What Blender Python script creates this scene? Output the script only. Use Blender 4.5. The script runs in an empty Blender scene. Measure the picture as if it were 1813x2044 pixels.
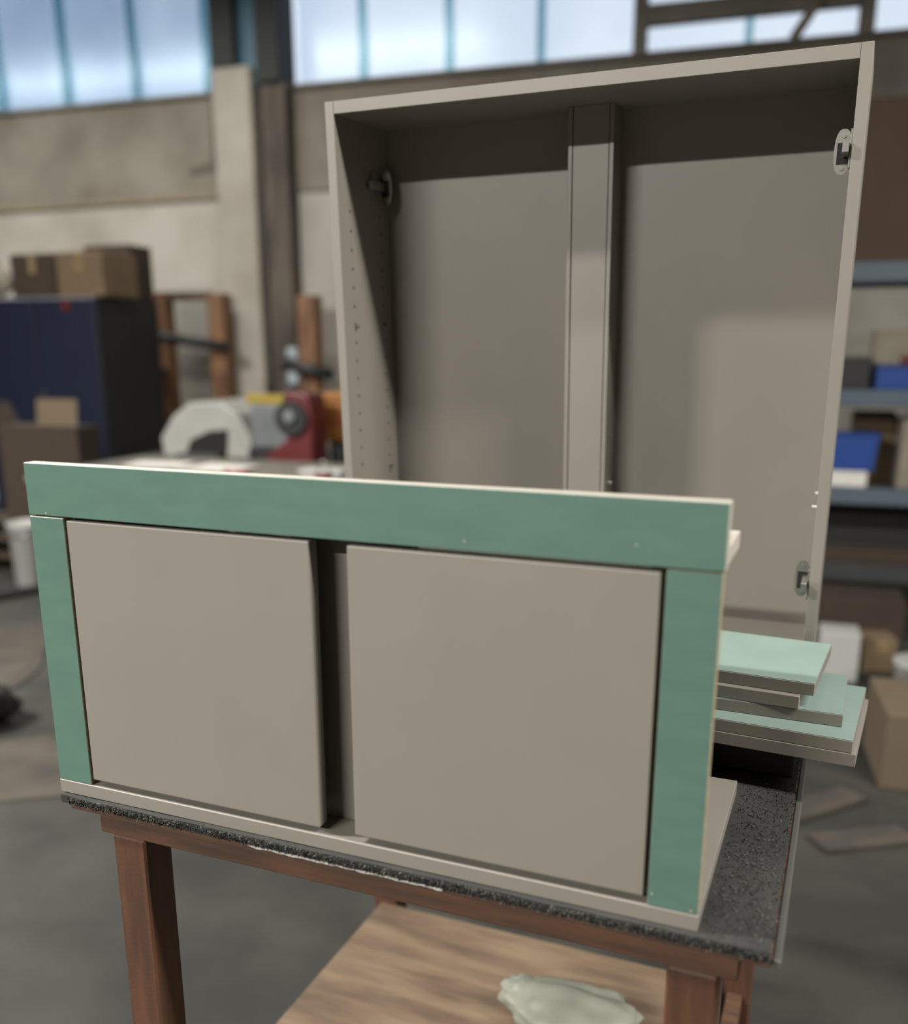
import bpy, bmesh, math, random
from mathutils import Vector, Matrix, noise

random.seed(7)
scene = bpy.context.scene
COL = scene.collection
PI = math.pi

# ------------------------------------------------------------------ camera
IMG_W, IMG_H = 1813, 2044
cam_d = bpy.data.cameras.new('camera')
cam = bpy.data.objects.new('camera', cam_d); COL.objects.link(cam)
cam_d.sensor_fit = 'HORIZONTAL'; cam_d.sensor_width = 36.0
cam_d.lens = 1894.74 / IMG_W * 36.0
cam_d.shift_y = 186.7 / IMG_W
cam_d.clip_start = 0.05; cam_d.clip_end = 200
cam.location = (0, 0, 1.4421)
cam.rotation_euler = (PI / 2 - 0.26196, 0, 0)
cam_d.dof.use_dof = True
cam_d.dof.focus_distance = 1.30
cam_d.dof.aperture_fstop = 2.1
scene.camera = cam

# ------------------------------------------------------------------ view, world, lamps
vs = scene.view_settings
vs.view_transform = 'Standard'; vs.look = 'None'; vs.gamma = 1.0; vs.exposure = 0.14
vs.use_curve_mapping = False

HALL_YAW = -0.311
WD = Vector((math.cos(HALL_YAW), math.sin(HALL_YAW), 0))      # along the back wall, to the right
WN = Vector((-math.sin(HALL_YAW), math.cos(HALL_YAW), 0))     # into the back wall
WO = Vector((0, 8.0, 0))
def W(s, off, z=0.0):
    return WO + WD * s - WN * off + Vector((0, 0, z))

world = bpy.data.worlds.new('overcast_sky'); scene.world = world
world.use_nodes = True
nt = world.node_tree; nt.nodes.clear()
wo_ = nt.nodes.new('ShaderNodeOutputWorld'); bg = nt.nodes.new('ShaderNodeBackground')
tc = nt.nodes.new('ShaderNodeTexCoord')
dot = nt.nodes.new('ShaderNodeVectorMath'); dot.operation = 'DOT_PRODUCT'
dot.inputs[1].default_value = Vector((0.40, 0.80, 0.45)).normalized()
rmp = nt.nodes.new('ShaderNodeValToRGB')
rmp.color_ramp.elements[0].position = 0.70; rmp.color_ramp.elements[0].color = (0.52, 0.65, 0.84, 1)
rmp.color_ramp.elements[1].position = 1.0; rmp.color_ramp.elements[1].color = (1.0, 1.06, 1.15, 1)
nt.links.new(tc.outputs['Generated'], dot.inputs[0]); nt.links.new(dot.outputs['Value'], rmp.inputs[0])
nt.links.new(rmp.outputs[0], bg.inputs[0]); nt.links.new(bg.outputs[0], wo_.inputs[0])
bg.inputs[1].default_value = 1.0

def tube_row(name, s, off, z, length, power, width=0.10):
    """one continuous row of fluorescent battens under the roof, parallel to the back wall"""
    d = bpy.data.lights.new(name, 'AREA'); d.shape = 'RECTANGLE'
    d.size = length; d.size_y = width; d.energy = power; d.color = (1.0, 0.985, 0.945)
    o = bpy.data.objects.new(name, d); COL.objects.link(o)
    o.location = W(s, off, z); o.rotation_euler = (0, 0, HALL_YAW)
    return o
tube_row('tube_lamps_overhead_left', -1.85, 7.30, 4.2, 1.6, 680)
tube_row('tube_lamps_overhead_right', 6.2, 7.30, 4.2, 4.5, 620)
tube_row('tube_lamp_row_behind_camera', -0.6, 12.05, 4.25, 3.3, 1020)
tube_row('added_back_wall_light', -3.4, 1.75, 4.3, 6.0, 160)  # unseen light added to brighten the left part of the back wall

# ------------------------------------------------------------------ materials
ALBEDO = 0.68          # the hall and its boards are duller than their display colours
def lin(c):
    return tuple(((v / 255) / 12.92 if v / 255 <= .04045 else ((v / 255 + .055) / 1.055) ** 2.4) * ALBEDO for v in c) + (1.0,)
MATS = {}
def mat(name, rgb, rough=0.6, metal=0.0, var=0.0, scale=20.0, bump=0.0, bscale=200.0, rgb2=None, spec=0.5, stretch=None, detail=4.0, lo=0.35, hi=0.65):
    if name in MATS: return MATS[name]
    m = bpy.data.materials.new(name); m.use_nodes = True
    n = m.node_tree; b = n.nodes['Principled BSDF']
    b.inputs['Roughness'].default_value = rough; b.inputs['Metallic'].default_value = metal
    b.inputs['Specular IOR Level'].default_value = spec
    base = lin(rgb); b.inputs['Base Color'].default_value = base
    if var > 0 or rgb2:
        t = n.nodes.new('ShaderNodeTexCoord'); mp = n.nodes.new('ShaderNodeMapping')
        if stretch: mp.inputs['Scale'].default_value = stretch
        nz = n.nodes.new('ShaderNodeTexNoise'); nz.inputs['Scale'].default_value = scale; nz.inputs['Detail'].default_value = detail
        cr = n.nodes.new('ShaderNodeValToRGB')
        o2 = lin(rgb2) if rgb2 else tuple(v * (1 - var) for v in base[:3]) + (1,)
        o1 = base if rgb2 else tuple(min(1, v * (1 + var)) for v in base[:3]) + (1,)
        cr.color_ramp.elements[0].position = lo; cr.color_ramp.elements[0].color = o2
        cr.color_ramp.elements[1].position = hi; cr.color_ramp.elements[1].color = o1
        n.links.new(t.outputs['Object'], mp.inputs[0]); n.links.new(mp.outputs[0], nz.inputs[0])
        n.links.new(nz.outputs[0], cr.inputs[0]); n.links.new(cr.outputs[0], b.inputs['Base Color'])
    if bump > 0:
        t2 = n.nodes.new('ShaderNodeTexCoord')
        nb = n.nodes.new('ShaderNodeTexNoise'); nb.inputs['Scale'].default_value = bscale; nb.inputs['Detail'].default_value = 3
        bp = n.nodes.new('ShaderNodeBump'); bp.inputs['Strength'].default_value = bump; bp.inputs['Distance'].default_value = 0.002
        n.links.new(t2.outputs['Object'], nb.inputs[0]); n.links.new(nb.outputs[0], bp.inputs['Height']); n.links.new(bp.outputs[0], b.inputs['Normal'])
    MATS[name] = m
    return m

M_GREY = mat('stone_grey_laminate', (141, 135, 124), 0.50, var=0.02, scale=9, bump=0.03, bscale=900)
M_EDGE = mat('pale_edge_banding', (198, 189, 176), 0.5, var=0.04, scale=60)
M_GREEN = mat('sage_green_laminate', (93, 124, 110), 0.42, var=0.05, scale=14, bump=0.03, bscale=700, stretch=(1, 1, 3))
M_CHIP = mat('raw_chipboard', (172, 158, 130), 0.9, rgb2=(150, 132, 102), scale=180, bump=0.5, bscale=260)
M_STEEL = mat('nickel_steel', (172, 170, 162), 0.34, metal=0.8)
M_DARKMETAL = mat('shadow_black_steel', (34, 34, 32), 0.4, metal=0.6)
M_HOLE = mat('drilled_hole_dark', (30, 27, 22), 0.9)
M_PEG = mat('white_plastic_peg', (225, 220, 208), 0.4)
M_CARPET = mat('dark_grey_carpet', (58, 56, 52), 0.95, rgb2=(38, 37, 34), scale=11, bump=0.8, bscale=300, lo=.3, hi=.72)
M_FIBRE1 = mat('carpet_fibre_dark', (42, 41, 37), 0.95)
M_FIBRE2 = mat('carpet_fibre_grey', (108, 104, 95), 0.95)
M_WOOD = mat('orange_brown_wood', (100, 63, 40), 0.6, rgb2=(76, 49, 33), scale=7, stretch=(9, 9, 1), bump=0.1)
M_WOODX = mat('orange_brown_wood_lengthwise', (104, 72, 50), 0.65, rgb2=(76, 54, 40), scale=7, stretch=(1, 9, 9), bump=0.1)
M_PLY = mat('worn_plywood', (138, 116, 91), 0.7, rgb2=(100, 80, 63), scale=5, stretch=(1, 5, 1), detail=6)
M_PAPER = mat('white_paper', (222, 218, 208), 0.7, var=0.05, scale=20)
M_CARD = mat('tan_cardboard', (120, 99, 73), 0.85, var=0.08, scale=9)
M_CARDD = mat('brown_cardboard', (62, 48, 35), 0.85, var=0.1, scale=8)
M_CARDB = mat('beige_cardboard', (112, 96, 75), 0.85, var=0.06, scale=6)
M_TAPE = mat('packing_tape', (150, 128, 96), 0.25)
M_NAVY = mat('navy_blue_paint', (18, 26, 50), 0.45, var=0.08, scale=3)
M_NAVY_SHADE = mat('navy_blue_shaded_side', (20, 23, 30), 0.5)  # darker navy: the cupboard's unlit side is put into the body colour
M_BLACK = mat('black_plastic', (24, 24, 23), 0.5)
M_BLACKR = mat('matt_black_rubber', (30, 29, 27), 0.85)
M_WHITE = mat('off_white_plastic', (186, 184, 178), 0.45, var=0.03, scale=4)
M_MACH = mat('pale_grey_machine_paint', (176, 175, 166), 0.45, var=0.05, scale=5)
M_GREYM = mat('mid_grey_machine_paint', (116, 120, 120), 0.5, var=0.08, scale=6)
M_DGREY = mat('dark_grey_paint', (58, 60, 58), 0.55, var=0.1, scale=6)
M_YEL = mat('yellow_paint', (170, 138, 48), 0.45)
M_RED = mat('red_paint', (96, 20, 22), 0.45, var=0.08, scale=6)
M_ORANGE = mat('orange_plastic', (160, 104, 44), 0.5, var=0.1, scale=8)
M_BLUE = mat('bright_blue_plastic', (30, 68, 140), 0.4, var=0.05, scale=6)
M_BEAM = mat('blue_grey_steel_beam', (84, 96, 106), 0.45, var=0.06, scale=4)
M_DECK = mat('dark_shelf_deck', (70, 64, 56), 0.8)
M_TEALP = mat('teal_steel_paint', (58, 104, 124), 0.5, var=0.15, scale=4)
M_SASH = mat('dark_steel_sash', (140, 134, 122), 0.6, var=0.15, scale=5)
M_COLUMN = mat('black_steel_column', (34, 35, 31), 0.7)
M_RUST = mat('rust_stained_steel', (98, 88, 76), 0.8, rgb2=(66, 58, 49), scale=3, stretch=(2, 2, .6))
M_WALL = mat('painted_plaster', (194, 189, 177), 0.9, rgb2=(170, 162, 147), scale=1.3, detail=7, bump=0.4, bscale=14, lo=.32, hi=.6)
M_WALLD = mat('stained_concrete_beam', (152, 145, 131), 0.9, rgb2=(124, 116, 102), scale=1.6, detail=8, bump=0.5, bscale=10)
M_PIL = mat('cream_pilaster_paint', (182, 175, 162), 0.9, rgb2=(164, 156, 142), scale=2, detail=6)
M_FLOOR = mat('worn_concrete_floor', (62, 60, 52), 0.8, rgb2=(42, 41, 35), scale=2.6, detail=10, bump=0.3, bscale=30, lo=.38, hi=.62)
M_CEIL = mat('grey_roof_sheet', (62, 58, 52), 0.9)
M_CLOTH = mat('pale_sack', (138, 130, 114), 0.95, var=0.1, scale=9)
M_DUSTY = mat('dusty_card_sheet', (84, 77, 65), 0.9, rgb2=(62, 57, 49), scale=5)
def glass_mat():
    m = bpy.data.materials.new('cast_glass'); m.use_nodes = True
    n = m.node_tree; n.nodes.clear()
    o = n.nodes.new('ShaderNodeOutputMaterial'); mx = n.nodes.new('ShaderNodeMixShader'); tr = n.nodes.new('ShaderNodeBsdfTransparent')
    gl = n.nodes.new('ShaderNodeBsdfGlossy'); gl.inputs['Roughness'].default_value = 0.25; gl.inputs['Color'].default_value = (.7, .8, .85, 1)
    t = n.nodes.new('ShaderNodeTexCoord'); nz = n.nodes.new('ShaderNodeTexNoise'); nz.inputs['Scale'].default_value = 1.2
    cr = n.nodes.new('ShaderNodeValToRGB')
    cr.color_ramp.elements[0].color = (.78, .82, .86, 1); cr.color_ramp.elements[1].color = (.97, .98, .98, 1)
    n.links.new(t.outputs['Object'], nz.inputs[0]); n.links.new(nz.outputs[0], cr.inputs[0]); n.links.new(cr.outputs[0], tr.inputs[0])
    mx.inputs[0].default_value = 0.05
    n.links.new(tr.outputs[0], mx.inputs[1]); n.links.new(gl.outputs[0], mx.inputs[2]); n.links.new(mx.outputs[0], o.inputs[0])
    return m
M_GLASS = glass_mat()
M_TEAL = glass_mat()
M_TEAL.name = 'teal_glass_flange'
for e_, c_ in zip(M_TEAL.node_tree.nodes['Color Ramp'].color_ramp.elements, ((.46, .62, .65, 1), (.58, .74, .76, 1))): e_.color = c_

# ------------------------------------------------------------------ mesh helpers
def link(name, me, m, parent=None):
    o = bpy.data.objects.new(name, me); COL.objects.link(o)
    if m is not None and not me.materials: me.materials.append(m)
    if parent is not None: o.parent = parent
    return o
def from_bm(name, bm, m, parent=None, smooth=False):
    me = bpy.data.meshes.new(name); bm.normal_update(); bm.to_mesh(me); bm.free()
    if smooth:
        for p in me.polygons: p.use_smooth = True
    return link(name, me, m, parent)
def add_box(bm, a, b, bev=0.0, seg=1, mtx=None):
    r = bmesh.ops.create_cube(bm, size=1.0)
    vs_ = r['verts']
    c = [(a[i] + b[i]) / 2 for i in range(3)]; d = [abs(b[i] - a[i]) for i in range(3)]
    for v in vs_:
        v.co = Vector((v.co.x * d[0] + c[0], v.co.y * d[1] + c[1], v.co.z * d[2] + c[2]))
    if bev > 0:
        es = list({e for v in vs_ for e in v.link_edges})
        q = bmesh.ops.bevel(bm, geom=es, offset=bev, segments=seg, affect='EDGES', profile=0.5)
        vs_ = list({v for f in q['faces'] for v in f.verts} | {v for v in vs_ if v.is_valid})
    if mtx is not None:
        bmesh.ops.transform(bm, matrix=mtx, verts=vs_)
    return vs_
def box(name, a, b, m, parent=None, bev=0.0, seg=1):
    bm = bmesh.new(); add_box(bm, a, b, bev, seg); return from_bm(name, bm, m, parent)
def add_cyl(bm, p0, p1, r0, r1=None, n=16):
    p0 = Vector(p0); p1 = Vector(p1); r1 = r0 if r1 is None else r1
    d = (p1 - p0); q = d.to_track_quat('Z', 'Y').to_matrix()
    rings = []
    for p, r in ((p0, r0), (p1, r1)):
        rings.append([bm.verts.new(p + q @ Vector((r * math.cos(2 * PI * k / n), r * math.sin(2 * PI * k / n), 0))) for k in range(n)])
    for k in range(n):
        bm.faces.new((rings[0][k], rings[0][(k + 1) % n], rings[1][(k + 1) % n], rings[1][k]))
    bm.faces.new(rings[0][::-1]); bm.faces.new(rings[1])
def cyl(name, p0, p1, r0, m, parent=None, r1=None, n=16):
    bm = bmesh.new(); add_cyl(bm, p0, p1, r0, r1, n); return from_bm(name, bm, m, parent)
def prism(name, pts, axis, t0, t1, m, parent=None, bev=0.0):
    """polygon pts in the two other axes, extruded along axis ('x','y','z')"""
    bm = bmesh.new()
    def mk(p, t):
        return {'x': (t, p[0], p[1]), 'y': (p[0], t, p[1]), 'z': (p[0], p[1], t)}[axis]
    A = [bm.verts.new(mk(p, t0)) for p in pts]; B = [bm.verts.new(mk(p, t1)) for p in pts]
    n = len(pts)
    bm.faces.new(A); bm.faces.new(B[::-1])
    for k in range(n): bm.faces.new((A[k], B[k], B[(k + 1) % n], A[(k + 1) % n]))
    bmesh.ops.recalc_face_normals(bm, faces=bm.faces)
    if bev: bmesh.ops.bevel(bm, geom=list(bm.edges), offset=bev, segments=2, affect='EDGES', profile=.5)
    return from_bm(name, bm, m, parent)
def lathe(name, prof, m, parent=None, n=24, loc=(0, 0, 0), sx=1.0, sy=1.0):
    bm = bmesh.new(); rings = []
    for r, z in prof:
        rings.append([bm.verts.new((loc[0] + sx * r * math.cos(2 * PI * k / n), loc[1] + sy * r * math.sin(2 * PI * k / n), loc[2] + z)) for k in range(n)])
    for i in range(len(prof) - 1):
        for k in range(n):
            bm.faces.new((rings[i][k], rings[i][(k + 1) % n], rings[i + 1][(k + 1) % n], rings[i + 1][k]))
    bm.faces.new(rings[0][::-1]); bm.faces.new(rings[-1])
    bmesh.ops.recalc_face_normals(bm, faces=bm.faces)
    return from_bm(name, bm, m, parent, smooth=True)
def tube(name, pts, r, m, parent=None, n=8):
    bm = bmesh.new(); P = [Vector(p) for p in pts]; rings = []
    for i, p in enumerate(P):
        d = (P[min(i + 1, len(P) - 1)] - P[max(i - 1, 0)]).normalized(); q = d.to_track_quat('Z', 'Y').to_matrix()
        rings.append([bm.verts.new(p + q @ Vector((r * math.cos(2 * PI * k / n), r * math.sin(2 * PI * k / n), 0))) for k in range(n)])
    for i in range(len(P) - 1):
        for k in range(n): bm.faces.new((rings[i][k], rings[i][(k + 1) % n], rings[i + 1][(k + 1) % n], rings[i + 1][k]))
    bm.faces.new(rings[0][::-1]); bm.faces.new(rings[-1])
    return from_bm(name, bm, m, parent, smooth=True)
def blob(name, c, r, m, parent=None, amp=0.25, fr=3.0, seed=0, sub=3, flat=None):
    bm = bmesh.new(); bmesh.ops.create_icosphere(bm, subdivisions=sub, radius=1.0)
    for v in bm.verts:
        k = 1 + amp * noise.noise(v.co * fr + Vector((seed, seed * 2.1, 0)))
        v.co = Vector((v.co.x * r[0] * k, v.co.y * r[1] * k, v.co.z * r[2] * k))
        if flat is not None and v.co.z < flat: v.co.z = flat
        v.co += Vector(c)
    return from_bm(name, bm, m, parent, smooth=True)
def tag(o, label, cat, group=None, kind=None):
    o['label'] = label; o['category'] = cat
    if group: o['group'] = group
    if kind: o['kind'] = kind
    return o
def thing(name, loc, rz, label, cat, group=None):
    o = bpy.data.objects.new(name, None); COL.objects.link(o); o.empty_display_size = 0.05
    o.location = loc; o.rotation_euler = (0, 0, rz)
    return tag(o, label, cat, group)
def wthing(name, s, off, label, cat, z=0.0, group=None, rz=0.0):
    """thing standing square to the back wall: local x along it, local y towards it"""
    return thing(name, W(s, off, z), HALL_YAW + rz, label, cat, group)
def struct(o):
    o['kind'] = 'structure'; return o
def wstruct(name, a, b, m, bev=0.0):
    """structural box given as (s, depth towards wall, z) corners with depth 0 at the wall face"""
    o = box(name, a, b, m, None, bev); o.location = WO; o.rotation_euler = (0, 0, HALL_YAW)
    return struct(o)

# ------------------------------------------------------------------ the hall
SILL = 3.49; HEAD = 5.15; ROOF = 5.7
wstruct('floor', (-9, -16, -0.2), (9, 0.3, 0.0), M_FLOOR)
wstruct('ceiling', (-9, -16, ROOF), (9, 0.3, ROOF + 0.15), M_CEIL)
wall = wstruct('wall_back', (-9, 0, 0), (9, 0.3, 2.70), M_WALL)
wb = box('concrete_beam', (-9, -0.02, 2.70), (9, 0.3, SILL - 0.03), M_WALLD, wall, 0.01)
box('window_ledge', (-9, -0.06, SILL - 0.03), (9, 0.3, SILL), M_WALLD, wall, 0.008)
box('lintel', (-9, 0, HEAD), (9, 0.3, ROOF), M_WALLD, wall)
M_BRICK = mat('dark_brick_wall', (92, 80, 70), 0.9, var=0.1, scale=3)
wstruct('wall_left', (-9.3, -16, 0), (-9, 0.3, ROOF), M_BRICK)
wstruct('wall_right', (9, -16, 0), (9.3, 0.3, ROOF), M_BRICK)
wstruct('wall_front', (-9, -16.3, 0), (9, -16, ROOF), M_BRICK)

def window(name, s0, s1, splits, z0=SILL, z1=HEAD, frame=True):
    root = bpy.data.objects.new(name, None); COL.objects.link(root); root.location = W(0, 0, 0); root.rotation_euler = (0, 0, HALL_YAW)
    root['kind'] = 'structure'
    xs = [s0] + list(splits) + [s1]
    for a, b in zip(xs[:-1], xs[1:]):
        box('pane', (a + 0.004, 0.14, z0), (b - 0.004, 0.148, z1), M_GLASS, root)
    for x in splits:
        box('glass_flange', (x - 0.028, 0.08, z0), (x + 0.028, 0.139, z1), M_TEAL, root)
    return root
window('window_1', -9.0, -1.98, [-2.19 - 0.707 * k for k in range(0, 9)])
window('window_2', -1.36, 1.34, [-0.787, -0.073, 0.645])
w3 = window('window_3', 1.43, 2.84, [2.135])
for a, b in (((1.34, 0.0, SILL), (1.43, 0.16, HEAD)), ((2.84, 0.0, SILL), (2.945, 0.16, HEAD))):
    box('sash_post', a, b, M_SASH, w3, 0.006)
box('sash_rail', (1.43, -0.02, 3.665), (2.84, 0.06, 3.80), M_SASH, w3, 0.006)
box('sash_rail', (1.43, -0.03, 3.95), (2.84, 0.06, 4.02), M_SASH, w3, 0.006)
tube('stay_bar', [(2.43, -0.03, 3.49), (2.53, -0.035, 3.64), (2.60, -0.04, 3.74)], 0.035, mat('beige_stay_bar', (160, 148, 124), .6), w3)
window('window_4', 2.945, 9.0, [3.66 + 0.707 * k for k in range(0, 7)])

M_SCAR_SHADE = mat('broken_plaster_shading', (104, 97, 84), 0.95, var=.15, scale=6)  # broken plaster, with its shading put into a darker colour
prism('plaster_scar', [(-2.10, 3.42), (-2.04, 3.42), (-2.03, 2.98), (-2.07, 2.90), (-2.32, 2.87), (-2.34, 2.93), (-2.12, 2.97)], 'y', -0.027, -0.0205, M_SCAR_SHADE, wall)
prism('plaster_scar', [(-4.6, 2.73), (-3.6, 2.72), (-2.6, 2.745), (-2.05, 2.75), (-2.05, 2.685), (-3.0, 2.68), (-4.6, 2.665)], 'y', -0.026, -0.0205, mat('brown_damp_line', (146, 134, 114), .95, var=.1, scale=5), wall)
# steel column with a concrete pilaster beside it
colr = bpy.data.objects.new('trim_1', None); COL.objects.link(colr); colr.location = WO; colr.rotation_euler = (0, 0, HALL_YAW); colr['kind'] = 'structure'
box('column_flange', (-1.975, -0.20, 3.62), (-1.76, 0.10, ROOF), M_COLUMN, colr, 0.004)
box('column_web', (-1.76, -0.12, SILL), (-1.57, 0.06, ROOF), M_TEALP, colr)
box('column_flange', (-1.57, -0.20, SILL), (-1.375, 0.10, ROOF), M_COLUMN, colr, 0.004)
box('column_casing', (-1.565, -0.16, 0), (-1.345, 0.0, SILL), M_RUST, colr, 0.006)
box('pilaster', (-1.985, -0.20, 0), (-1.63, 0.0, 3.62), M_PIL, colr, 0.015)

# ------------------------------------------------------------------ work bench (bench frame = front cabinet frame)
F_LOC = Vector((-0.5473, 1.2104, 0.85)); F_YAW = -0.39267
FX = Vector((math.cos(F_YAW), math.sin(F_YAW), 0)); FY = Vector((-math.sin(F_YAW), math.cos(F_YAW), 0))
def FW(x, y, z): return Vector((F_LOC.x, F_LOC.y, 0)) + FX * x + FY * y + Vector((0, 0, z))

bench = thing('work_bench', FW(0, 0, 0), F_YAW, 'orange-brown wooden work bench under the two grey cabinets', 'workbench')
box('bench_top', (0.014, 0.0, 0.826), (0.946, 0.92, 0.838), M_WOODX, bench, 0.002)
for x0 in (0.08, 0.84):
    for y0 in (0.004, 0.77):
        box('leg', (x0, y0, 0), (x0 + 0.055, y0 + 0.055, 0.798), M_WOOD, bench, 0.003)
box('apron', (0.06, 0.004, 0.798), (0.915, 0.028, 0.826), M_WOODX, bench, 0.002)
box('apron', (0.06, 0.80, 0.798), (0.915, 0.824, 0.826), M_WOODX, bench, 0.002)
for x0 in (0.06, 0.891):
    box('apron', (x0, 0.03, 0.798), (x0 + 0.024, 0.798, 0.826), M_WOODX, bench, 0.002)
for x0 in (0.095, 0.85):
    box('shelf_rail', (x0, 0.059, 0.20), (x0 + 0.03, 0.77, 0.234), M_WOODX, bench, 0.002)
o = box('edge_strip', (0.9465, 0.0, 0.826), (0.9555, 0.92, 0.838), mat('pale_grey_edge_strip', (88, 86, 79), .5), bench, 0.002); o['label'] = 'pale grey edge strip'
# torn paper showing between carpet and bench
bm = bmesh.new(); N = 40; prev = None
for k in range(N + 1):
    x = 0.31 + 0.27 * k / N
    dz = 0.0025 * noise.noise(Vector((x * 60, 1, 0))); dy = 0.002 * noise.noise(Vector((x * 90, 5, 0)))
    a = bm.verts.new((x, -0.004 + dy, 0.8376)); b = bm.verts.new((x, -0.0045 + dy, 0.8330 + dz))
    if prev: bm.faces.new((prev[0], a, b, prev[1]))
    prev = (a, b)
o = from_bm('paper_strip', bm, M_PAPER, bench); o['label'] = 'torn white paper under the carpet edge'

carpet = thing('carpet_mat', FW(0, 0, 0.838), F_YAW, 'dark grey fuzzy carpet piece covering the bench top', 'carpet')
bm = bmesh.new(); NX, NY = 64, 60
grid = [[None] * (NY + 1) for _ in range(NX + 1)]
for i in range(NX + 1):
    for j in range(NY + 1):
        x = 0.006 + 0.939 * i / NX; y = -0.008 + 0.925 * j / NY
        z = 0.0118 - 0.0016 * abs(noise.noise(Vector((x * 9, y * 9, 0))))
        if j == 0: y += 0.003 * noise.noise(Vector((x * 25, 0, 3)))
        if i == NX: x += 0.003 * noise.noise(Vector((y * 25, 9, 3)))
        grid[i][j] = bm.verts.new((x, y, z))
for i in range(NX):
    for j in range(NY): bm.faces.new((grid[i][j], grid[i + 1][j], grid[i + 1][j + 1], grid[i][j + 1]))
rim = [grid[i][0] for i in range(NX + 1)] + [grid[NX][j] for j in range(1, NY + 1)] + [grid[i][NY] for i in range(NX - 1, -1, -1)] + [grid[0][j] for j in range(NY - 1, 0, -1)]
low = [bm.verts.new((v.co.x, v.co.y, 0.0002)) for v in rim]
for k in range(len(rim)): bm.faces.new((rim[k], low[k], low[(k + 1) % len(rim)], rim[(k + 1) % len(rim)]))
bm.faces.new(low)
bmesh.ops.recalc_face_normals(bm, faces=bm.faces)
from_bm('backing', bm, M_CARPET, carpet)
def fibres(name, m, n, seed):
    rnd = random.Random(seed); bm = bmesh.new()
    for k in range(n):
        u = rnd.random()
        if u < 0.80:                                   # front cut edge
            x = 0.02 + 0.925 * rnd.random(); y = -0.008; z = 0.001 + 0.010 * rnd.random(); out = Vector((0, -1, 0))
        elif u < 0.86:                                 # right edge
            x = 0.944; y = 0.9 * rnd.random(); z = 0.004 + 0.007 * rnd.random(); out = Vector((1, 0, 0.3))
        else:                                          # open pile beside the cabinet
            x = 0.875 + 0.068 * rnd.random(); y = -0.005 + 0.42 * rnd.random(); z = 0.011; out = Vector((0, 0, 1))
        d = (out + Vector((rnd.uniform(-.9, .9), rnd.uniform(-.5, .5), rnd.uniform(-.7, .7)))).normalized()
        L = rnd.uniform(0.002, 0.0055); w = rnd.uniform(0.0003, 0.0008)
        p = Vector((x, y, z)); side = d.cross(Vector((rnd.random(), rnd.random(), rnd.random() + .1))).normalized() * w
        mid = p + d * L * .6 + Vector((rnd.uniform(-1, 1), 0, rnd.uniform(-1, 1))) * 0.0009
        a, b = bm.verts.new(p - side), bm.verts.new(p + side); c, e = bm.verts.new(mid + side), bm.verts.new(mid - side)
        t = bm.verts.new(p + d * L + Vector((0, 0, -0.0006)))
        bm.faces.new((a, b, c, e)); bm.faces.new((e, c, t))
    o = from_bm(name, bm, m, carpet); o['kind'] = 'stuff'; return o
fibres('carpet_pile', M_FIBRE1, 6500, 1)
fibres('carpet_pile', M_FIBRE2, 2600, 2)

bm = bmesh.new(); rnd = random.Random(5)      # sawdust and shavings on the open carpet
for cx_, cy_, n_, sp in ((0.905, 0.20, 40, .012), (0.925, 0.145, 50, .008), (0.90, 0.09, 40, .015), (0.93, 0.05, 30, .012), (0.90, 0.30, 25, .012)):
    for k in range(n_):
        p = Vector((min(.942, cx_ + rnd.gauss(0, sp)), cy_ + rnd.gauss(0, sp * 1.6), 0.0135)); a = rnd.uniform(0, PI); l = rnd.uniform(.0006, .0022)
        u = Vector((math.cos(a), math.sin(a), rnd.uniform(-.2, .2))) * l; v = Vector((-math.sin(a), math.cos(a), 0)) * l * .4
        bm.faces.new([bm.verts.new(q) for q in (p - u - v, p + u - v, p + u + v, p - u + v)])
o = from_bm('sawdust', bm, mat('pale_sawdust', (92, 88, 80), .9), carpet); o['kind'] = 'stuff'

ply = tag(box('plywood_board', (0.10, 0.066, 0.2345), (0.835, 0.765, 0.252), M_PLY, None, 0.001), 'worn pale plywood board lying on the lower rails of the bench', 'board')
ply.location = FW(0, 0, 0); ply.rotation_euler = (0, 0, F_YAW)
bag = thing('plastic_bag', FW(0.61, 0.52, 0.252), F_YAW, 'crumpled pale plastic bag on the plywood under the bench', 'bag')
blob('bag_body', (0, 0, 0.038), (0.12, 0.08, 0.040), mat('milky_plastic', (150, 151, 136), .5, var=.1, scale=18), bag, amp=.3, fr=2.2, seed=4, sub=4, flat=-0.037)
blob('bag_neck', (-0.105, 0.02, 0.035), (0.04, 0.03, 0.034), mat('milky_plastic', (0, 0, 0)), bag, amp=.6, fr=4, seed=9, sub=3, flat=-0.034)
pad = tag(box('offcut_block', (-0.045, -0.04, 0), (0.045, 0.04, 0.05), mat('pale_offcut_paint', (150, 148, 130), .6, var=.06, scale=12), None, 0.003), 'pale painted offcut block beside the plastic bag under the bench', 'block')
pad.location = FW(0.80, 0.42, 0.2525); pad.rotation_euler = (0, 0, F_YAW - .15)

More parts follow.
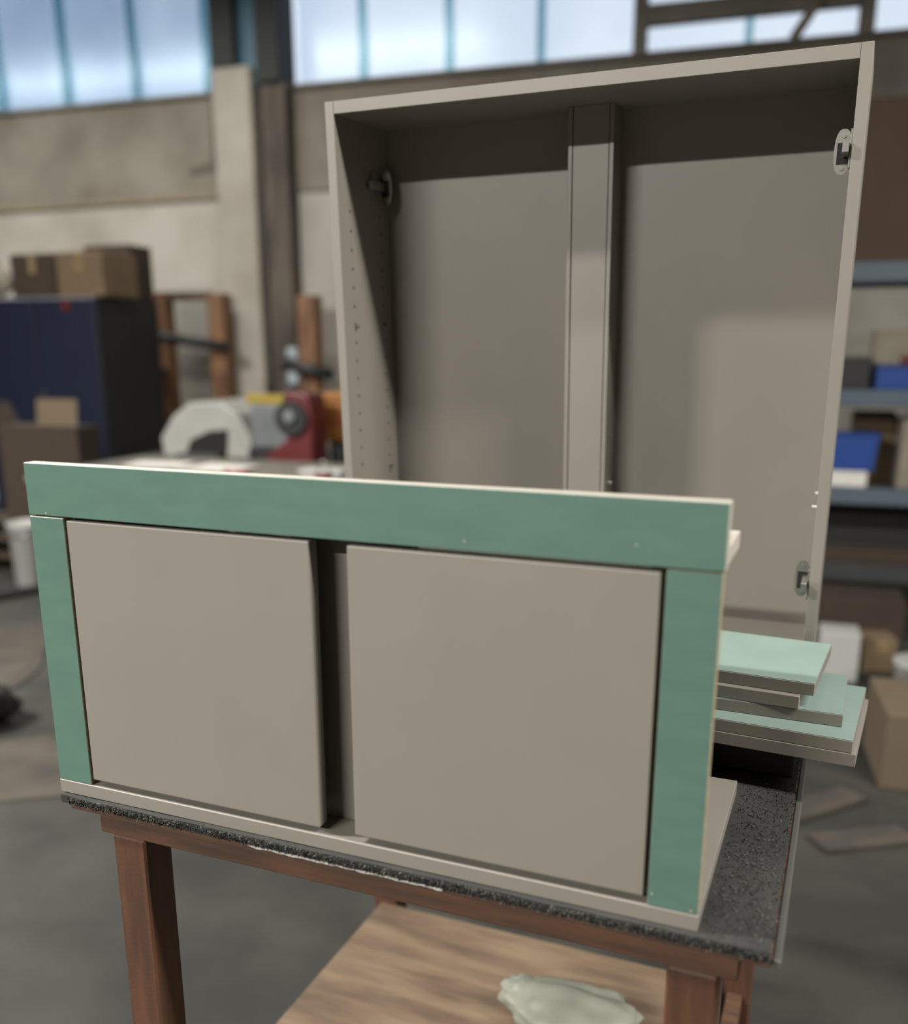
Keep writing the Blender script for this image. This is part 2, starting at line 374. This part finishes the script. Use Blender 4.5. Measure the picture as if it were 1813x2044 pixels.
# ------------------------------------------------------------------ front cabinet
fc = thing('base_cabinet', F_LOC, F_YAW, 'low two-door grey cabinet with sage green front frame, nearest on the bench', 'cabinet')
def faced(name, a, b, parent, side_raw=False):
    """board with a green laminate face glued to its front; pale or raw edges"""
    c = box(name, (a[0], a[1] + 0.0011, a[2]), b, M_CHIP if side_raw else M_EDGE, parent, 0.0006)
    l = box('green_laminate', (a[0] + 0.0004, a[1], a[2] + 0.0004), (b[0] - 0.0004, a[1] + 0.00105, b[2] - 0.0004), M_GREEN, c, 0.0004)
    return c
box('bottom_panel', (0, 0, 0), (0.87, 0.353, 0.0189), M_GREY, fc, 0.0008)
faced('top_slab', (0, 0, 0.3890), (0.871, 0.0190, 0.4557), fc)
faced('stile', (0, 0.0005, 0.0192), (0.0560, 0.0190, 0.3873), fc, True)
faced('stile', (0.8157, 0.0005, 0.0192), (0.8690, 0.0190, 0.3873), fc, True)
box('door', (0.0602, 0.0008, 0.0278), (0.4140, 0.0196, 0.3846), M_GREY, fc, 0.0014, 2)
box('door', (0.4628, 0.0008, 0.0282), (0.8106, 0.0196, 0.3836), M_GREY, fc, 0.0014, 2)
box('center_stile', (0.3600, 0.0500, 0.0191), (0.5200, 0.0690, 0.3886), M_GREY, fc, 0.0005)
box('side_panel', (0.0560, 0.0202, 0.0191), (0.0740, 0.3400, 0.3886), M_GREY, fc)
box('side_panel', (0.7980, 0.0202, 0.0191), (0.8157, 0.3400, 0.3886), M_GREY, fc)
box('back_panel', (0.0560, 0.3402, 0.0191), (0.8157, 0.3500, 0.3886), M_GREY, fc)
r = box('top_rail', (0.0, 0.0194, 0.3889), (0.8695, 0.1280, 0.4074), M_EDGE, fc, 0.0008); r['label'] = 'pale top rail behind the green slab'
box('top_panel', (0.0560, 0.1282, 0.3889), (0.8157, 0.3000, 0.4060), M_GREY, fc)
# little chips in the laminate
bm = bmesh.new()
for (x, z) in ((0.604, 0.3995), (0.785, 0.4090), (0.058 * .5, 0.3925), (0.862, 0.0235), (0.8205, 0.034)):
    add_cyl(bm, (x, -0.0001, z), (x, 0.0003, z), 0.0011, 0.0009, 7)
o = from_bm('laminate_chips', bm, M_EDGE, fc); o['kind'] = 'stuff'

# ------------------------------------------------------------------ tall cabinet
tc_ = thing('wall_cabinet', (0, 0, 0), 0, 'tall open grey cabinet without doors, standing behind the green-framed one', 'cabinet')
TR = Matrix(((0.92425081, 0.38126425, -0.01995009), (-0.38178504, 0.92309354, -0.04624398), (0.00078462, 0.05035768, 0.99873094)))
T_ORG = Vector((-0.1969, 1.7636, 1.0004))
TB = -0.0575
tc_.matrix_world = Matrix.Translation(T_ORG + TR @ Vector((0, 0, TB))) @ TR.to_4x4()
TW_, TH_, TD_, TT_ = 0.8337, 0.8388, 0.1931, 0.0158
Z = lambda z: z - TB                    # heights measured from the cabinet's own base
box('side_panel', (0, 0, 0), (TT_, TD_, Z(TH_)), M_GREY, tc_, 0.0007)
box('side_panel', (TW_ - TT_, 0, 0), (TW_, TD_, Z(TH_)), M_GREY, tc_, 0.0007)
box('top_panel', (TT_ + .0002, 0.0003, Z(0.8198)), (TW_ - TT_ - .0002, TD_, Z(TH_)), M_GREY, tc_, 0.0006)
box('bottom_panel', (TT_ + .0002, 0.0003, 0), (TW_ - TT_ - .0002, TD_, 0.016), M_GREY, tc_, 0.0006)
box('back_panel', (0, TD_ + .0002, 0), (TW_, TD_ + 0.008, Z(TH_)), M_GREY, tc_)
post = box('center_post', (0.3870, 0.1318, 0.0162), (0.4468, TD_, Z(0.8196)), M_GREY, tc_, 0.0005)
box('post_edge', (0.3790, 0.1308, 0.0162), (0.3857, TD_, Z(0.8196)), M_GREY, post, 0.0005)
box('post_edge', (0.4481, 0.1308, 0.0162), (0.4550, TD_, Z(0.8196)), M_GREY, post, 0.0005)
bm = bmesh.new()
for col_y in (0.0405, 0.1555):
    for k in range(20):
        z = Z(0.6735 - 0.0313 * k)
        if z < 0.05: continue
        add_cyl(bm, (TT_ - 0.004, col_y, z), (TT_ + 0.00015, col_y, z), 0.0027, None, 10)
o = from_bm('shelf_pin_holes', bm, M_HOLE, tc_); o['kind'] = 'stuff'
for (x0, x1, y, z, m) in ((TT_, TT_ + .007, 0.0405, 0.4822, M_STEEL), (TT_, TT_ + .007, 0.1555, 0.4822, M_STEEL), (TT_, TT_ + .007, 0.1555, 0.2150, M_STEEL),
                          (TW_ - TT_ - .008, TW_ - TT_, 0.0405, 0.2030, M_PEG), (TW_ - TT_ - .008, TW_ - TT_, 0.1555, 0.2030, M_PEG), (0.455, 0.462, 0.157, 0.2030, M_PEG)):
    o = cyl('shelf_pin', (x0, y, Z(z)), (x1, y, Z(z)), 0.0026, m, tc_, n=10)
def hinge(zc, side, y0):
    """concealed hinge: screwed wing plate on the side panel, arm, and the oval cup flange"""
    sx = 1 if side == 'left' else -1
    x0 = TT_ if side == 'left' else TW_ - TT_
    X = lambda d: x0 + sx * d
    def bx(name, d0, d1, ya, yb, za, zb, m, parent, bev=.001):
        return box(name, (min(X(d0), X(d1)), ya, Z(za)), (max(X(d0), X(d1)), yb, Z(zb)), m, parent, bev, 2)
    h = bx('hinge', 0.0, 0.003, y0, y0 + 0.020, zc - .025, zc + .025, M_STEEL, tc_)
    bx('hinge_arm', 0.003, 0.012, y0 - 0.018, y0 + 0.034, zc - .007, zc + .007, M_STEEL, h)
    # oval flange facing the front
    n = 28; ang = [2 * PI * k / n for k in range(n)]
    cxx = X(0.0125); w, hh = 0.0115, 0.030
    pts = [(cxx + w * math.copysign(abs(math.cos(a)) ** .8, math.cos(a)), Z(zc) + hh * math.copysign(abs(math.sin(a)) ** .8, math.sin(a))) for a in ang]
    prism('cup_flange', pts, 'y', y0 + 0.0345, y0 + 0.037, M_STEEL, h)
    bx('cup', 0.005, 0.020, y0 + 0.0335, y0 + 0.0344, zc - .016, zc + .012, M_HOLE, h, .0)
    bx('cup_spring', 0.010, 0.0122, y0 + 0.0325, y0 + 0.0334, zc - .007, zc + .006, M_STEEL, h, .0)
    for dz in (-.021, .021):
        cyl('screw', (X(.0125), y0 + .0330, Z(zc + dz)), (X(.0125), y0 + .0345, Z(zc + dz)), 0.0032, M_STEEL, h, n=12)
    return h
hinge(0.722, 'left', 0.125)
hinge(0.712, 'right', 0.012)
hinge(0.083, 'right', 0.012)

# ------------------------------------------------------------------ stack of boards behind the front cabinet
case = thing('flat_case', FW(0.38, 0.43, 0.8502), F_YAW, 'flat black case lying on the carpet under the board stack', 'case')
box('case_body', (0, 0, 0), (0.56, 0.42, 0.0575), mat('charcoal_case', (44, 43, 39), .6, var=.1, scale=8), case, 0.004, 2)
box('case_latch', (0.535, -0.004, 0.028), (0.545, 0.0, 0.050), M_BLACK, case, 0.001)
TH = 0.0185
M_GREEN_PALE = mat('pale_green_laminate', (142, 162, 152), 0.38, var=0.04, scale=14, bump=0.03, bscale=700)  # paler, greyer green than the front frame, for the stacked boards
def stack_board(name, k, corner, yaw, length, depth, green, label):
    top = 1.0004 - (k - 1) * TH
    t = thing(name, FW(corner[0], corner[1], top - TH), F_YAW + yaw, label, 'board', 'boards stacked behind the front cabinet')
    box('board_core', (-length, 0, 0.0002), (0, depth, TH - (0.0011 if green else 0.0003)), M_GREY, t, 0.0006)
    if green: box('green_laminate', (-length + .0006, .0006, TH - .00105), (-.0006, depth - .0006, TH - .0002), M_GREEN_PALE, t)
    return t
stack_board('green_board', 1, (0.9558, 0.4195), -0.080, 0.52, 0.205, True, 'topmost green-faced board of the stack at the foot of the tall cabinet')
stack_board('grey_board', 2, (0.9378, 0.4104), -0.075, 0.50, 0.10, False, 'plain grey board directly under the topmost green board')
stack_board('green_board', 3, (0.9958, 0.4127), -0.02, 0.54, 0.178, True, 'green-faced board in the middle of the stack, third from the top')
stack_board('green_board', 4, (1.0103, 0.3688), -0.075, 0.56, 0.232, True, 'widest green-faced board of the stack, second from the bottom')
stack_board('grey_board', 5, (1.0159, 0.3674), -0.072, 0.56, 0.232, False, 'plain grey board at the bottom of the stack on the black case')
for k in range(2):
    b = tag(box('packing_board', (0.39, 0.655, 0.9078 + 0.0178 * k), (0.935, 0.845, 0.9254 + 0.0178 * k), M_GREY, None, 0.0006),
            ('lower' if k == 0 else 'upper') + ' of two grey packing boards under the tall cabinet', 'board')
    b.location = FW(0, 0, 0); b.rotation_euler = (0, 0, F_YAW)

# ------------------------------------------------------------------ background, left
cab = wthing('steel_cabinet', -2.10, 1.72, 'navy blue steel cupboard against the back wall at left', 'cabinet')
box('body', (-1.06, 0.0, 0.06), (0, 0.74, 1.815), M_NAVY_SHADE, cab, 0.006)
box('plinth', (-1.04, 0.03, 0), (-0.02, 0.70, 0.06), M_BLACK, cab)
d1 = box('door', (-1.055, -0.02, 0.08), (-0.535, -0.0005, 1.805), M_NAVY, cab, 0.005)
d2 = box('door', (-0.527, -0.02, 0.08), (-0.004, -0.0005, 1.805), M_NAVY, cab, 0.005)
box('handle', (-0.50, -0.045, 1.02), (-0.475, -0.0205, 1.16), M_DGREY, d2, 0.004)
o = cyl('round_badge', (-0.235, -0.026, 1.755), (-0.235, -0.0203, 1.755), 0.04, M_RED, d2, n=20); o['label'] = 'small round red badge'

def carton(name, loc, rz, w, d, h, m, label, flaps=(), tape=True, lean=0.0, group=None):
    t = thing(name, loc, rz, label, 'box', group)
    body = box('box_body', (-w / 2, 0, 0), (w / 2, d, h), m, t, 0.006, 2)
    if tape: box('tape', (-0.03, -0.0012, h * .55), (0.03, -0.0002, h - .006), M_TAPE, t)
    for (kind, ang, fl) in flaps:                        # open lid flaps hinged on the rim
        bm = bmesh.new()
        if kind in ('front', 'back'):
            add_box(bm, (-w / 2 + .01, 0, 0), (w / 2 - .01, 0.005, fl), 0.001)
            f = from_bm('flap', bm, m, t); f.location = (0, 0.0 if kind == 'front' else d - .005, h + .0005); f.rotation_euler = (ang, 0, 0)
        else:
            add_box(bm, (0, .01, 0), (0.005, d - .01, fl), 0.001)
            f = from_bm('flap', bm, m, t); f.location = (-w / 2 if kind == 'left' else w / 2 - .005, 0, h + .0005); f.rotation_euler = (0, ang, 0)
    return t
HY = HALL_YAW
carton('cardboard_box', W(-2.225, 1.70, 1.8155), HY, 0.385, 0.40, 0.30, M_CARD, 'tan cardboard box on the front right of the blue cupboard top')
carton('cardboard_box', W(-2.30, 1.28, 1.8155), HY, 0.40, 0.27, 0.385, M_CARDD, 'taller dark brown cardboard box behind the tan one on the cupboard', tape=False)
carton('cardboard_box', W(-2.66, 1.66, 1.8155), HY, 0.38, 0.36, 0.30, M_CARDD, 'brown cardboard box left of the tan one on the cupboard')
sk = thing('white_sack', W(-2.985, 1.66, 1.8155), HY, 'pale slumped sack at the left end of the cupboard top', 'sack')
blob('sack_body', (0.02, 0, 0.12), (0.11, 0.05, 0.11), M_CLOTH, sk, amp=.3, fr=2, seed=2, flat=-0.119)
blob('sack_knot', (0.0, 0.0, 0.245), (0.035, 0.03, 0.04), M_CLOTH, sk, amp=.4, fr=3, seed=5)

rack = wthing('lumber_rack', -2.2, 0.30, 'wooden wall rack of upright posts with black steel arms', 'rack')
P_ = lambda s, off, z: (s + 2.2, 0.30 - off, z)
for s0, s1, zt in ((-2.55, -2.41, 1.92), (-2.01, -1.86, 1.90), (-1.19, -1.03, 1.87)):
    a = P_(s0, 0.42, 0); b = P_(s1, 0.28, zt); box('post', a, b, mat('reddish_timber', (150, 106, 70), .7, rgb2=(104, 72, 48), scale=3, stretch=(8, 8, 1)), rack, 0.006)
box('head_rail', P_(-2.41, 0.38, 1.85), P_(-2.01, 0.30, 1.92), mat('dark_timber', (98, 76, 54), .75), rack, 0.005)
for p0, p1, rr in (((-2.78, 0.62, 1.62), (-1.76, 0.56, 1.47), 0.045), ((-2.72, 0.60, 1.33), (-2.36, 0.55, 1.27), 0.035), ((-1.23, 0.60, 1.345), (-0.83, 0.56, 1.26), 0.05)):
    tube('steel_arm', [P_(*p0), P_(*p1)], rr, M_BLACK, rack, n=10)

swb = wthing('switch_box', -1.345, 0.20, 'pale blue-grey switch box on the rusty steel column', 'switch box', z=1.17)
box('housing', (-0.02, -0.09, 0), (0.07, 0.038, 0.30), mat('pale_blue_grey_plastic', (182, 192, 198), .4), swb, 0.008, 2)
box('switch_knob', (0.0, -0.11, 0.18), (0.035, -0.0905, 0.23), M_DGREY, swb, 0.003)
tube('conduit', [(-0.06, 0.0, -0.45), (-0.06, 0.0, 0.22)], 0.02, M_DGREY, swb)

# long bench along the wall carrying the machines
wb2 = wthing('side_bench', -1.45, 2.85, 'long dark work bench along the back wall holding the machines', 'workbench')
box('bench_top', (0, 0, 0.72), (1.95, 1.25, 0.78), M_DGREY, wb2, 0.004)
for x in (0.04, 0.95, 1.83):
    for y in (0.05, 1.12): box('leg', (x, y, 0), (x + 0.08, y + 0.08, 0.72), M_DGREY, wb2, 0.003)
hood = wthing('grinding_machine', -0.93, 2.25, 'pale grey machine with rounded hood and black front opening', 'machine', z=0.7805)
prism('hood', [(-0.34, 0), (-0.35, 0.12), (-0.25, 0.26), (-0.12, 0.345), (0.10, 0.345), (0.22, 0.28), (0.31, 0.13), (0.31, 0)], 'y', 0.0, 0.55, M_MACH, hood, 0.012)
prism('opening', [(-0.17, 0.006), (-0.12, 0.11), (0.02, 0.17), (0.15, 0.18), (0.13, 0.006)], 'y', -0.014, -0.0005, M_HOLE, hood)
box('work_rest', (-0.18, -0.10, 0.0), (0.12, -0.016, 0.03), M_DGREY, hood, 0.004)
gm = wthing('tool_cabinet', -0.35, 2.50, 'grey tool cabinet with black lower drawer between the machines', 'cabinet', z=0.7805)
box('body', (-0.12, 0, 0.10), (0.13, 0.30, 0.355), M_GREYM, gm, 0.008)
box('drawer', (-0.14, -0.02, 0.002), (0.15, 0.30, 0.099), M_BLACK, gm, 0.006)
box('drawer_handle', (-0.05, -0.04, 0.05), (0.06, -0.021, 0.065), M_DGREY, gm, 0.002)
lv = wthing('yellow_level', -0.39, 2.44, 'yellow spirit level lying on the grey tool cabinet', 'level', z=1.136)
box('beam', (-0.14, 0, 0), (0.14, 0.06, 0.055), M_YEL, lv, 0.004)
for x in (-0.09, 0.07): box('vial', (x, -0.004, 0.016), (x + 0.04, -0.0003, 0.04), mat('green_vial', (150, 170, 60), .2), lv, 0.001)

rd = wthing('bench_press', -0.04, 2.78, 'red bench machine with black dial and grey hub', 'machine', z=0.7805)
prism('column', [(-0.11, 0.0), (0.10, 0.0), (0.11, 0.30), (0.09, 0.43), (-0.06, 0.45), (-0.09, 0.30), (-0.05, 0.18), (-0.20, 0.08)], 'y', 0.0, 0.20, M_RED, rd, 0.01)
dl = cyl('dial', (-0.01, -0.03, 0.30), (-0.01, -0.0005, 0.30), 0.095, M_BLACK, rd, n=28)
cyl('hub', (-0.01, -0.05, 0.315), (-0.01, -0.0305, 0.315), 0.035, M_GREYM, dl, n=18)
ob = wthing('storage_crate', 0.12, 2.45, 'orange storage crate with red side next to the red machine', 'crate', z=0.93)
box('crate_body', (-0.15, 0, 0), (0.10, 0.25, 0.27), M_ORANGE, ob, 0.01, 2)
box('crate_rim', (-0.16, -0.012, 0.23), (0.11, 0.262, 0.28), M_ORANGE, ob, 0.006)
box('label_band', (-0.10, -0.006, 0.09), (0.09, -0.0005, 0.15), mat('brown_label', (150, 84, 40), .6), ob)
box('red_end', (0.1005, 0.01, 0.05), (0.15, 0.24, 0.22), M_RED, ob, 0.004)
pd = wthing('motor_block', 0.12, 2.42, 'dark grey motor block under the orange crate', 'motor', z=0.7805)
box('motor_body', (-0.12, 0, 0), (0.13, 0.22, 0.148), M_DGREY, pd, 0.02, 2)
for k in range(5): box('cooling_fin', (-0.09 + .045 * k, -0.012, 0.03), (-0.078 + .045 * k, -0.0005, 0.12), M_GREYM, pd)

# packing table in the middle distance, its top just showing over the green slab
pt = wthing('packing_table', -0.60, 4.25, 'pale topped packing table behind the front cabinet', 'table')
box('table_top', (0, 0, 0.885), (1.65, 0.85, 0.92), mat('worn_pale_table_top', (116, 109, 96), .6, rgb2=(94, 88, 77), scale=5), pt, 0.004)
for x in (0.05, 1.5):
    for y in (0.05, 0.72): box('leg', (x, y, 0), (x + 0.07, y + 0.07, 0.885), M_DGREY, pt, 0.003)
for i, (s, off, rz, lab) in enumerate(((-0.28, 3.72, 0.2, 'loose white paper sheet on the packing table, left one'), (0.06, 3.78, -0.1, 'stack of white paper sheets in the middle of the packing table'))):
    t = thing('paper_sheet', W(s, off, 0.9203), HY + rz, lab, 'paper', 'papers on the packing table')
    for k in range(1 + i * 2):
        box('sheet', (-0.14 + .02 * k, -0.1, 0.004 * k), (0.14 + .02 * k, 0.1, 0.004 * k + 0.003), M_PAPER, t)
cl = wthing('spring_clamp', 0.30, 4.02, 'dark red clamp lying on the packing table', 'clamp', z=0.9203)
prism('jaw', [(-0.05, 0), (0.06, 0), (0.065, 0.022), (0.02, 0.030), (-0.03, 0.022), (-0.045, 0.030), (-0.055, 0.028)], 'y', 0, 0.03, mat('dark_red_plastic', (130, 26, 26), .5), cl, 0.002)
cyl('pivot', (0.0, -0.006, 0.013), (0.0, 0.036, 0.013), 0.007, M_STEEL, cl, n=10)
pot = wthing('red_pot', 0.76, 4.10, 'small red pot with a wire handle on the packing table', 'pot', z=0.9203)
lathe('pot_body', [(0.025, 0), (0.034, 0.004), (0.038, 0.04), (0.036, 0.042)], M_RED, pot)
tube('wire_handle', [(-0.03 + .06 * k / 8, 0, 0.042 + 0.05 * math.sin(PI * k / 8)) for k in range(9)], 0.003, M_STEEL, pot)
tr_ = wthing('white_tray', 0.70, 3.98, 'white plastic tray behind the red pot', 'tray', z=0.9203)
box('tray_base', (-0.08, -0.05, 0), (0.10, 0.05, 0.03), M_WHITE, tr_, 0.004)
box('tray_rim', (-0.09, -0.06, 0.03), (0.11, 0.06, 0.045), M_WHITE, tr_, 0.004)

# open carton on a low dark pallet, bucket and floor litter at far left
pal = wthing('pallet_stack', -2.13, 2.62, 'low dark wooden pallet stack in front of the blue cupboard', 'pallet')
for k in range(3):
    for y in (0.0, 0.22, 0.44): box('deck_board', (-0.42, y, 0.10 + 0.12 * k), (0.42, y + 0.13, 0.122 + 0.12 * k), mat('dark_pallet_wood', (74, 62, 46), .85), pal, 0.002)
    for x in (-0.40, -0.05, 0.30): box('block', (x, 0.02, 0.12 * k + (0.0 if k == 0 else 0.0025)), (x + 0.1, 0.55, 0.0995 + 0.12 * k), mat('dark_pallet_wood', (0, 0, 0)), pal, 0.002)
carton('cardboard_box', W(-1.995, 2.56, 0.3625), HY, 0.62, 0.22, 0.615, M_CARDD, 'dark brown open cardboard box with a raised tan flap in front of the cupboard', tape=False,
       flaps=())
open_box = [o for o in bpy.data.objects if o.get('label', '').startswith('dark brown open cardboard')][0]
f_ = box('flap', (-0.155, 0.0, 0.0), (0.155, 0.005, 0.17), M_CARDB, open_box, 0.001); f_.location = (0.155, 0.012, 0.617); f_.rotation_euler = (-0.12, 0, 0)
f_['label'] = 'raised tan flap'
f_ = box('flap', (-0.005, 0.01, 0.0), (0.0, 0.21, 0.16), M_CARDD, open_box, 0.001); f_.location = (-0.305, 0.0, 0.617); f_.rotation_euler = (0, -0.5, 0)
bk = wthing('white_bucket', -1.93, 2.80, 'white plastic bucket on the floor in front of the pallets', 'bucket')
lathe('bucket_body', [(0.10, 0), (0.105, 0.004), (0.12, 0.38), (0.128, 0.385), (0.128, 0.40), (0.115, 0.40), (0.112, 0.39)], M_WHITE, bk)
tube('bucket_handle', [(0.128 * math.cos(a), -0.02 - 0.11 * math.sin(a), 0.38 - 0.05 * math.sin(a)) for a in [PI * k / 10 for k in range(11)]], 0.004, M_STEEL, bk)
hs = tag(tube('black_hose', [(-3.6, 5.1, 0.03), (-2.9, 5.3, 0.03), (-2.45, 5.78, 0.03), (-1.9, 6.05, 0.03)], 0.028, M_BLACKR), 'black hose lying across the concrete floor at far left', 'hose')
sh = tag(prism('cardboard_sheet', [(-2.75, 4.90), (-2.20, 5.00), (-1.93, 4.20), (-1.95, 3.70), (-2.15, 3.60)], 'z', 0.0005, 0.008, M_DUSTY), 'flattened dusty cardboard sheet on the floor left of the bench', 'cardboard')
sh2 = tag(prism('cardboard_sheet', [(-1.75, 3.35), (-1.25, 3.55), (-1.1, 2.95), (-1.55, 2.85)], 'z', 0.0005, 0.007, M_DUSTY), 'smaller cardboard sheet on the floor nearest the bench leg', 'cardboard')
bg_ = thing('black_bag', (-1.95, 3.50, 0), 0.3, 'black rubbish bag on the floor at the left edge', 'bag')
blob('bag_body', (0, 0, 0.09), (0.20, 0.16, 0.10), M_BLACKR, bg_, amp=.35, fr=2.4, seed=3, flat=-0.089)
blob('bag_neck', (0.02, 0.0, 0.19), (0.04, 0.04, 0.05), M_BLACKR, bg_, amp=.4, fr=4, seed=8, sub=2)

# ------------------------------------------------------------------ background, right: rack with shelves
rk = wthing('storage_shelving', 2.45, 2.02, 'tall storage shelving with blue-grey beams on the right', 'shelving')
for x in (0.0, 2.2):
    for y in (0.0, 0.50): box('upright', (x, y, 0), (x + 0.06, y + 0.05, 2.4), M_BEAM, rk, 0.003)
for (zc_, h_) in ((1.838, 0.10), (1.20, 0.088), (0.675, 0.09), (0.25, 0.10)):
    box('front_beam', (0.06, 0.0, zc_ - h_ / 2), (2.2, 0.045, zc_ + h_ / 2), M_BEAM if zc_ > .3 else M_DGREY, rk, 0.004)
    box('back_beam', (0.06, 0.505, zc_ - h_ / 2), (2.2, 0.55, zc_ + h_ / 2), M_BEAM, rk, 0.004)
    box('shelf_board', (0.06, 0.046, zc_ + h_ / 2 - 0.03), (2.2, 0.504, zc_ + h_ / 2), M_DECK, rk)
def on_shelf(name, s, off, z, w, d, h, m, label, cat, lid=None, bev=0.006):
    t = wthing(name, s, off, label, cat, z=z + 0.0005)
    box('body', (-w / 2, 0, 0), (w / 2, d, h), m, t, bev, 2)
    if lid: box('lid', (-w / 2 - .004, -.004, h + .0003), (w / 2 + .004, d + .004, h + .02), lid, t, 0.004)
    return t
S1, S2, S3, S4 = 1.888, 1.244, 0.720, 0.300
on_shelf('large_carton', 3.14, 1.99, S1, 0.70, 0.42, 0.775, mat('deep_brown_card', (74, 54, 37), .8, var=.12, scale=3), 'very large brown carton on the topmost shelf', 'box')
on_shelf('dark_tool_case', 2.88, 1.97, S2, 0.18, 0.30, 0.15, M_BLACK, 'black tool case at the left of the second shelf', 'case', M_DGREY)
on_shelf('blue_tool_case', 3.12, 1.98, S2, 0.24, 0.16, 0.11, M_BLUE, 'flat blue plastic case on the second shelf', 'case', mat('dark_blue_plastic', (24, 52, 104), .45))
on_shelf('red_pack', 3.17, 1.95, S2 + 0.1305, 0.10, 0.08, 0.045, M_RED, 'small red pack lying on the flat blue case', 'pack')
on_shelf('white_pack', 3.14, 1.78, S2, 0.30, 0.20, 0.31, M_CLOTH, 'pale wrapped pack behind the flat blue case', 'pack')
on_shelf('grey_parts_box', 2.72, 1.95, S2, 0.12, 0.30, 0.22, M_GREYM, 'grey parts box beside the black tool case', 'box')
on_shelf('white_tray', 2.86, 1.985, S3, 0.30, 0.24, 0.085, M_PAPER, 'white shallow tray under the bright blue bin', 'tray')
bb = wthing('blue_bin', 2.90, 1.985, 'bright blue plastic bin on the third shelf', 'bin', z=S3 + 0.087)
prism('bin_body', [(-0.15, 0), (0.135, 0), (0.15, 0.18), (-0.165, 0.18)], 'y', 0, 0.22, M_BLUE, bb, 0.006)
box('bin_rim', (-0.172, -0.008, 0.1805), (0.158, 0.228, 0.20), M_BLUE, bb, 0.003)
on_shelf('upright_carton', 3.045, 1.72, S3, 0.22, 0.2, 0.39, M_CARD, 'tan upright carton behind the bright blue bin', 'box')
on_shelf('pale_box', 3.28, 1.97, S3, 0.24, 0.35, 0.36, M_CLOTH, 'pale upright box at the right end of the third shelf', 'box')
on_shelf('brown_plank', 3.10, 2.0, S4, 1.0, 0.2, 0.07, M_CARDD, 'brown plank lying on the lowest shelf', 'plank')
on_shelf('black_crate', 3.10, 1.76, S4, 1.0, 0.22, 0.28, M_BLACK, 'long black crate at the back of the lowest shelf', 'crate')
# things on the floor before the shelving
carton('cardboard_box', (2.02, 4.78, 0), HY, 0.62, 0.3, 0.20, mat('mid_brown_card', (62, 46, 35), .85, var=.1, scale=6), 'low brown carton on the floor under the shelving', tape=False, flaps=(('left', -1.2, .12),))
carton('cardboard_box', (1.97, 4.18, 0), HY + .2, 0.15, 0.15, 0.16, M_CARD, 'small tan carton on the floor behind the beige one')
carton('cardboard_box', (1.70, 2.90, 0), HY + .05, 0.52, 0.40, 0.27, M_CARDB, 'large beige carton on the floor at the right edge')
carton('white_box', (1.725, 4.05, 0), HY, 0.17, 0.17, 0.225, M_WHITE, 'white box on the floor just right of the tall cabinet', tape=False)
rc = thing('red_can', (1.76, 3.66, 0), 0, 'small red can on the floor behind the beige carton', 'can')
lathe('can_body', [(0.035, 0), (0.036, 0.003), (0.036, 0.08), (0.033, 0.085)], M_RED, rc); lathe('can_lid', [(0.030, 0.0853), (0.030, 0.092), (0.02, 0.094)], M_STEEL, rc)
wb_ = thing('white_bucket', (1.98, 3.80, 0), 0, 'white bucket cut by the right edge behind the beige carton', 'bucket')
lathe('bucket_body', [(0.09, 0), (0.095, 0.004), (0.115, 0.16), (0.12, 0.165), (0.12, 0.18), (0.105, 0.18)], M_WHITE, wb_)
tube('bucket_handle', [(0.12 * math.cos(a), -0.09 * math.sin(a), 0.17 - 0.05 * math.sin(a)) for a in [PI * k / 10 for k in range(11)]], 0.003, M_STEEL, wb_)
for (x, y, rz, L, lab) in ((1.18, 2.82, 0.5, 0.36, 'pale wood offcut on the floor beside the beige carton'), (1.24, 2.60, 0.2, 0.30, 'second wood offcut on the floor, nearer the bench')):
    b = tag(box('wood_offcut', (-L / 2, -0.05, 0.0005), (L / 2, 0.05, 0.02), M_DUSTY, None, 0.002), lab, 'offcut'); b.location = (x, y, 0); b.rotation_euler = (0, 0, rz)
